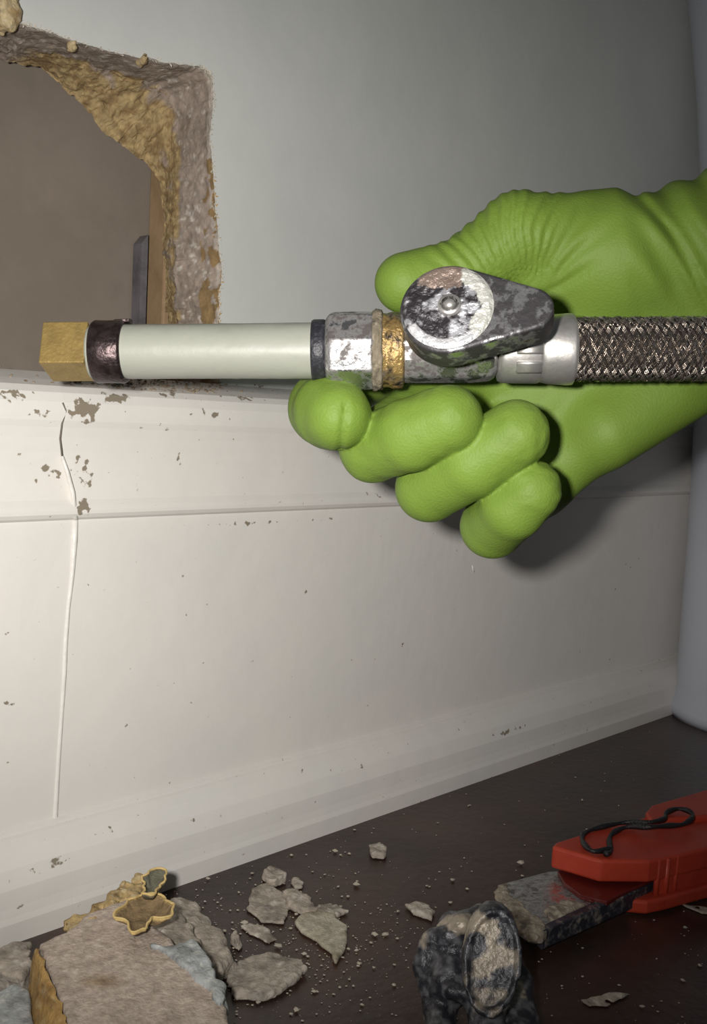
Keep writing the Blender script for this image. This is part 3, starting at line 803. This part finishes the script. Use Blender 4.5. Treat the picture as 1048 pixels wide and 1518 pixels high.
# plaster caked on the jaw
def tancol(v, seed=0): return grey_col(v, (150, 138, 122), (96, 86, 76), (184, 174, 158), seed, 300)
o = slab('plaster_crust', [(734, 1318), (748, 1310), (760, 1330), (782, 1350), (806, 1368), (812, 1384), (796, 1392), (775, 1384), (748, 1356)], 0.0060, 0.0032, 0.0011, 420, 0.0006, 0.0008, tancol, seed=5); reparent(o, tool)
o = slab('plaster_crust', [(805, 1352), (815, 1340), (850, 1334), (868, 1340), (846, 1352), (818, 1362)], 0.0080, 0.0016, 0.0010, 420, 0.0006, 0.0008, tancol, seed=6); reparent(o, tool)
# black cord loops on top
z = ZR + 0.0012
l1 = [(905, 1258), (880, 1262), (866, 1252), (863, 1240), (872, 1232), (900, 1224), (930, 1219), (962, 1219), (984, 1214), (988, 1205), (1004, 1199), (1022, 1203), (1026, 1212), (1012, 1222), (990, 1224), (962, 1226), (930, 1226), (910, 1234), (903, 1245), (905, 1262), (898, 1266)]
pts = [onZ(a, b_, z + 0.0005 * math.sin(i * 1.3) + 0.0030 * min(1, max(0, (a - 930) / 35))) for i, (a, b_) in enumerate(l1)]
def cr_spline(pts, k=6):
    out = []; n = len(pts)
    for i in range(n - 1):
        p0 = pts[max(i - 1, 0)]; p1 = pts[i]; p2 = pts[i + 1]; p3 = pts[min(i + 2, n - 1)]
        for t in range(k):
            s = t / k
            out.append(0.5 * ((2 * p1) + (-p0 + p2) * s + (2 * p0 - 5 * p1 + 4 * p2 - p3) * s * s + (-p0 + 3 * p1 - 3 * p2 + p3) * s ** 3))
    out.append(pts[-1]); return out
b = MB(); sp_ = cr_spline(pts); b.tube(sp_, [0.0010 + 0.0002 * math.sin(i * 0.7) for i in range(len(sp_))], 9)
reparent(b.obj('cord_loop', m_cord, None, True), tool)

# black two-legged bracket caked with plaster
def bracket():
    h = 0.0007
    lo = np.array(((600 - 524) / FPX * .31, (1300 - 759) / FPX * .31, .270)); hi = np.array(((820 - 524) / FPX * .37, (1600 - 759) / FPX * .36, .385))
    G, org = grid(lo, hi, h)
    W = CAMLOC + G @ RW.T.astype(np.float32)
    def F(px, py, z): 
        p = onZ(px, py, z); return np.linalg.inv(RW) @ (p - CAMLOC)
    def strap(pts, wd, tk, k=1.5):       # flat band: wide along the picture, thin in depth
        r = None
        for (a, b) in zip(pts[:-1], pts[1:]):
            S = np.array((1, 1, wd / tk), np.float32)
            c = cap(G * S, a * S, b * S, mm(wd), mm(wd)) * 0.8
            r = c if r is None else smin(r, c, mm(k))
        return r
    d = strap([F(672, 1392, .026), F(645, 1400, .023), F(636, 1432, .017), F(652, 1500, .008), F(660, 1590, .001)], 4.6, 2.6)
    d = smin(d, strap([F(672, 1388, .024), F(672, 1430, .019), F(668, 1466, .015)], 6.0, 2.4), mm(1.5))
    d = np.minimum(d, strap([F(672, 1375, .024), F(692, 1410, .022), F(715, 1480, .015), F(738, 1590, .004)], 5.2, 2.6))
    d = np.minimum(d, strap([F(735, 1400, .020), F(762, 1460, .012), F(770, 1520, .007), F(765, 1600, .002)], 5.6, 2.4))
    # oval cap with a raised rim and a hollow filled with plaster
    cc = F(728, 1419, .031); x = G[..., 0] - cc[0]; y = G[..., 1] - cc[1]; zz = G[..., 2] - cc[2] + 0.45 * y
    ph = -0.22; xr = x * math.cos(ph) - y * math.sin(ph); yr = x * math.sin(ph) + y * math.cos(ph)
    e = np.sqrt((xr / mm(8.0)) ** 2 + (yr / mm(13.2)) ** 2)
    ed = (e - 1) * mm(7.6)
    ov = np.maximum(ed, np.abs(zz) - mm(3.2)); ov = np.maximum(ov, -np.maximum(ed + mm(1.3), zz + mm(2.0)))
    d = np.minimum(d, ov)
    d = smin(d, cap(G, F(684, 1372, .030), F(712, 1350, .024), mm(3.2), mm(2.4)), mm(2))
    d = smin(d, cap(G, F(668, 1468, .016), F(700, 1474, .016), mm(2.6), mm(3)), mm(2))
    d = d + mm(0.35) * fbm(G, 240, 4, 3)
    d = np.maximum(d, -(W[..., 2] - 0.0006))
    v, f = surface_nets(d, org, h)
    n = fbm(v, 210, 15, 4)[:, None]; n2 = fbm(v, 500, 25, 2)[:, None]
    k = np.array(lin(44, 44, 50)[:3]); g = np.array(lin(104, 104, 108)[:3]); t = np.array(lin(158, 146, 130)[:3])
    c = k + (g - k) * np.clip(n2 * 2 + 0.1, 0, 1)
    px = v[:, 0] / v[:, 2] * FPX + 524; py = v[:, 1] / v[:, 2] * FPX + 759
    bias = np.clip(1 - np.hypot((px - 730) / 32, (py - 1418) / 58), 0, 1) * 0.40 + np.clip(1 - np.hypot((px - 700) / 60, (py - 1370) / 22), 0, 1) * 0.9
    c = c + (t - c) * np.clip((n + bias[:, None] - 0.20) * 5, 0, 1)
    v = CAMLOC + v @ RW.T
    o = mesh_obj('black_bracket', v, f, mat('caked_black_metal', (1, 1, 1, 1), 0.36, 0.15, attr='tint', scale=420, bump=0.6, bscale=500), None, True, np.concatenate([c, np.ones((len(v), 1))], 1))
    tag(o, 'black two-legged bracket caked with grey plaster, at the tip of the steel jaw', 'bracket')
bracket()

# ------------------------------------------------------------------ debris
def chunkcol(v, seed=0):
    c = grey_col(v, (190, 174, 160), (172, 156, 142), (206, 192, 178), seed, 160)
    pxp = (v - CAMLOC) @ RW
    px = pxp[:, 0] / pxp[:, 2] * FPX + 524; py = pxp[:, 1] / pxp[:, 2] * FPX + 759
    m_ = np.clip(1 - np.hypot((px - 150) / 45, (py - 1455) / 14), 0, 1)[:, None] * 0.8
    c[:, :3] = c[:, :3] + (np.array(lin(140, 112, 68)[:3]) - c[:, :3]) * m_
    return c
big = slab('drywall_chunk', [(58, 1412), (95, 1398), (130, 1368), (190, 1345), (215, 1372), (262, 1418), (315, 1478), (336, 1512), (340, 1600), (200, 1680), (120, 1600), (88, 1500)], 0.006, 0.014, 0.0006, 300, 0.0009, 0.0007, chunkcol,
           'large flat broken piece of grey wallboard at the bottom left', 'wallboard', seed=1)
# move so that its top face lies at the outline: outline taken at the top height
def goldcol(v, seed=0): return grey_col(v, (184, 146, 84), (140, 104, 56), (206, 180, 130), seed, 300)
pe = MB()
a = [onZ(44, 1406, .021), onZ(56, 1408, .021), onZ(138, 1600, .021), onZ(48, 1600, .016)]
vs = []; fs = []; nu, nv = 14, 30
for j in range(nv + 1):
    t = j / nv
    l = a[0] + (a[3] - a[0]) * t; r = a[1] + (a[2] - a[1]) * t
    for i in range(nu + 1):
        s = i / nu; p = l + (r - l) * s
        p = p + np.array((0, 0, 0.0012 * math.sin(s * 3.1) - 0.010 * (1 - s) ** 2))
        jg = 0.0012 * float(noise(p, 900, 4)) if i in (0, nu) else 0
        vs.append(p + np.array((jg, 0, 0)))
ntop = len(vs)
vs += [p + np.array((0, 0, -0.0007)) for p in vs]
for j in range(nv):
    for i in range(nu):
        q = j * (nu + 1) + i; fs.append((q, q + nu + 1, q + nu + 2, q + 1)); fs.append((q + ntop + 1, q + ntop + nu + 2, q + ntop + nu + 1, q + ntop))
o = mesh_obj('torn_paper', vs, fs, m_deb, None, True, goldcol(np.array(vs), 3)); reparent(o, bpy.data.objects['drywall_chunk']) if False else None
tag(o, 'tan strip of torn backing paper along the left edge of the big wallboard piece', 'paper')

# curled torn paper with a pale gold rim
def paper(name, poly, z0, curl, label, c1, rim, seed):
    pts = np.array([onZ(px, py, z0) for px, py in poly]); c = pts.mean(0)
    rings = 8; vs = []; col = []
    fine = cr_spline([*pts, pts[0]], 7)[:-1]
    fine = np.array(fine); n = len(fine)
    fine[:, 0] += 0.0013 * noise(fine, 420, seed); fine[:, 1] += 0.0013 * noise(fine, 420, seed + 1)
    for i in range(rings + 1):
        s = (i / rings) ** 0.7
        for p in fine:
            q = c + (p - c) * s; q = q + np.array((0, 0, curl * s ** 3 + 0.0009 * noise(q, 260, seed)))
            vs.append(q); col.append(rim if i == rings else c1)
    for p in list(vs): vs.append(p - np.array((0, 0, 0.0008)))
    col += col
    fs = []; off = (rings + 1) * n
    for i in range(rings):
        for k in range(n):
            k2 = (k + 1) % n
            fs.append((i * n + k, (i + 1) * n + k, (i + 1) * n + k2, i * n + k2)); fs.append((off + i * n + k2, off + (i + 1) * n + k2, off + (i + 1) * n + k, off + i * n + k))
    for k in range(n): k2 = (k + 1) % n; fs.append((rings * n + k, off + rings * n + k, off + rings * n + k2, rings * n + k2))
    o = mesh_obj(name, vs, fs, m_deb, None, True, np.array(col)); tag(o, label, 'paper')
    b = MB(); edge = [p + np.array((0, 0, curl)) for p in fine]; edge = [vs[rings * n + k] for k in range(n)] + [vs[rings * n]]
    b.tube(edge, 0.00038, 6, False); r = b.obj('paper_rim', mat('pale_gold_rim', lin(214, 186, 124), 0.8)); r.parent = o
    return o
paper('curled_paper', [(196, 1345), (212, 1338), (236, 1342), (250, 1352), (254, 1364), (244, 1373), (226, 1376), (214, 1388), (198, 1396), (188, 1380), (168, 1372), (180, 1358)], 0.0225, 0.0030,
      'curled brown paper scrap with pale gold rim, behind the big wallboard piece', lin(138, 116, 84), lin(214, 186, 124), 3)
paper('grey_flap', [(218, 1308), (232, 1303), (244, 1305), (240, 1320), (228, 1336), (214, 1340), (212, 1324)], 0.026, 0.003,
      'small upright dark grey flap beside the white baseboard', lin(110, 108, 92), lin(130, 120, 96), 6)
def shred(v, seed=0): return grey_col(v, (186, 160, 112), (136, 110, 66), (210, 196, 162), seed, 320)
slab('fibre_shreds', [(98, 1404), (104, 1372), (140, 1352), (172, 1326), (196, 1310), (222, 1300), (224, 1312), (206, 1330), (176, 1350), (142, 1372), (120, 1396)], 0.012, 0.007, 0.0030, 330, 0.0008, 0.001, shred,
     'ragged ridge of tan fibre shreds between wallboard piece and baseboard', 'fibre shreds', seed=4)
slab('rubble_heap', [(90, 1420), (130, 1366), (210, 1330), (262, 1360), (300, 1400), (250, 1420), (160, 1440)], 0.0, 0.013, 0.0022, 200, 0.001, 0.002,
     None, 'grey rubble heap underneath the torn paper scraps', 'rubble', seed=14)
slab('plaster_chunk', [(222, 1395), (250, 1372), (290, 1362), (330, 1385), (345, 1418), (318, 1440), (290, 1430), (250, 1425)], 0.0, 0.0085, 0.0020, 190, 0.0008, 0.002, None,
     'rounded grey plaster lump directly right of the curled paper', seed=7)
slab('plaster_chunk', [(246, 1345), (262, 1334), (290, 1342), (316, 1368), (300, 1380), (262, 1372)], 0.0, 0.007, 0.0016, 240, 0.0008, 0.0016, None,
     'small pale plaster lump closest to the baseboard behind the curled paper', seed=8)
def blucol(v, seed=0): return grey_col(v, (176, 180, 180), (138, 140, 140), (218, 216, 206), seed, 200)
slab('paint_shard', [(226, 1412), (258, 1416), (284, 1404), (302, 1420), (322, 1452), (336, 1488), (330, 1506), (300, 1470), (262, 1434)], 0.009, 0.0125, 0.0012, 240, 0.0008, 0.001, blucol,
     'bluish-white painted plaster shard along the right edge of the big wallboard piece', 'shard', seed=9)
flat = [
 ([(372, 1316), (396, 1308), (418, 1322), (428, 1345), (420, 1368), (385, 1366), (366, 1345)], .0014, 'flat grey plaster smear nearest the baseboard, upper of the floor pieces', 21),
 ([(354, 1370), (372, 1368), (402, 1378), (412, 1392), (398, 1396), (370, 1384)], .0012, 'thin plaster sliver just below the upper grey smear', 22),
 ([(420, 1322), (440, 1320), (462, 1334), (470, 1348), (446, 1350), (428, 1338)], .0032, 'small round plaster lump touching the pale splat', 24),
 ([(390, 1292), (402, 1285), (420, 1290), (424, 1300), (408, 1308), (394, 1304)], .004, 'small plaster lump beside the baseboard above the flat grey smear', 25),
 ([(336, 1450), (352, 1424), (400, 1414), (448, 1422), (454, 1438), (420, 1462), (398, 1478), (350, 1476)], .0026, 'rough grey plaster patch right of the bluish shard', 26),
 ([(546, 1254), (560, 1250), (574, 1258), (568, 1268), (550, 1268)], .003, 'small lone plaster crumb under the baseboard, mid-picture', 27),
 ([(470, 1342), (494, 1338), (516, 1350), (500, 1356), (480, 1354)], .002, 'small plaster scrap against the right side of the pale splat', 28),
 ([(600, 1340), (622, 1336), (646, 1350), (640, 1360), (612, 1352)], .0022, 'plaster smear left of the black bracket', 29),
 ([(340, 1388), (350, 1382), (360, 1390), (352, 1398)], .004, 'pea-sized plaster crumb between rounded lump and sliver', 30),
 ([(432, 1300), (452, 1306), (450, 1316), (434, 1312)], .002, 'tiny plaster scrap above the small round lump', 31),
 ([(862, 1482), (905, 1470), (935, 1474), (900, 1492), (872, 1492)], .0009, 'pale plaster smear at the bottom right of the floor', 32),
 ([(1008, 1340), (1048, 1344), (1075, 1356), (1040, 1354)], .0008, 'thin plaster smear in front of the red tool', 33),
 ([(0, 1418), (22, 1408), (44, 1406), (46, 1450), (30, 1462), (0, 1452), (-20, 1440)], .012, 'rough dark grey plaster lump at the left edge beside tan paper', 34),
]
for (pl, th_, lb, sd) in flat:
    o = slab('plaster_chunk', pl, 0.0, th_, 0.0010 if th_ > .0015 else 0.0006, 300, 0.0006, 0.0006, None, lb, seed=sd)
def splat(v, seed=0): return grey_col(v, (178, 170, 152), (146, 134, 112), (196, 188, 172), seed, 120)
slab('plaster_chunk', [(436, 1366), (452, 1350), (470, 1342), (496, 1348), (500, 1362), (514, 1374), (516, 1396), (504, 1416), (498, 1428), (492, 1412), (470, 1394), (446, 1380)], 0.0, .0018, 0.0006, 200, 0.0006, 0.0006, splat,
     'pale smooth plaster splat with a pointed lower end, right of the grey smear', seed=23)
slab('paint_shard', [(0, 1478), (20, 1466), (44, 1480), (52, 1560), (-20, 1560), (-30, 1490)], 0.004, 0.010, 0.0004, 200, 0.0008, 0.001, blucol,
     'white painted wall fragment in the bottom left corner', 'shard', seed=10)
# crumbs too small and many to count, on the floor and along the top of the baseboard
def crumbs(name, spots, m, seed):
    r = random.Random(seed); b = MB()
    ico = [(0, 0, 1), (.89, 0, .45), (.28, .85, .45), (-.72, .53, .45), (-.72, -.53, .45), (.28, -.85, .45), (0, 0, -.6)]
    fc = [(0, 1, 2), (0, 2, 3), (0, 3, 4), (0, 4, 5), (0, 5, 1), (6, 2, 1), (6, 3, 2), (6, 4, 3), (6, 5, 4), (6, 1, 5)]
    for (p, s) in spots:
        vs = []
        for q in ico: vs.append(np.array(p) + np.array(q) * s * np.array((r.uniform(.6, 1.3), r.uniform(.6, 1.3), r.uniform(.4, .9))))
        b.add(vs, fc)
    return b.obj(name, m, None, False, 'stuff')
sp = []
r = random.Random(5)
for i in range(1500):
    if r.random() < 0.6:
        px = r.gauss(430, 110); py = r.gauss(1385, 60)
    else:
        px = r.uniform(250, 1150); py = r.uniform(1080, 1560)
    q = onZ(px, py)
    if q[1] > -0.0155: continue
    s = 0.00026 * math.exp(r.gauss(0, 0.6)) * (2.0 if r.random() < 0.06 else 1)
    sp.append(((q[0], q[1], s * 0.3), s))
o = crumbs('plaster_crumbs', sp, mat('pale_crumbs', lin(176, 166, 152), 0.8), 2); tag(o, 'fine pale plaster crumbs scattered over the dark floor', 'crumbs')
sp = []
for i in range(420):
    px = r.uniform(95, 330) if r.random() < 0.85 else r.uniform(-20, 420)
    y = r.uniform(0.003, 0.016); z = 0.1855 + (y - 0.003) / 0.013 * 0.005
    c0 = onY(px, 575, y)
    s = 0.0005 * math.exp(r.gauss(0, 0.5))
    sp.append(((c0[0], y, z + s * 0.3), s))
o = crumbs('ledge_rubble', sp, mat('ledge_crumbs', lin(158, 142, 122), 0.85, c2=lin(120, 106, 90), scale=300), 3); tag(o, 'crumbly plaster rubble on the ledge under the hole', 'crumbs')
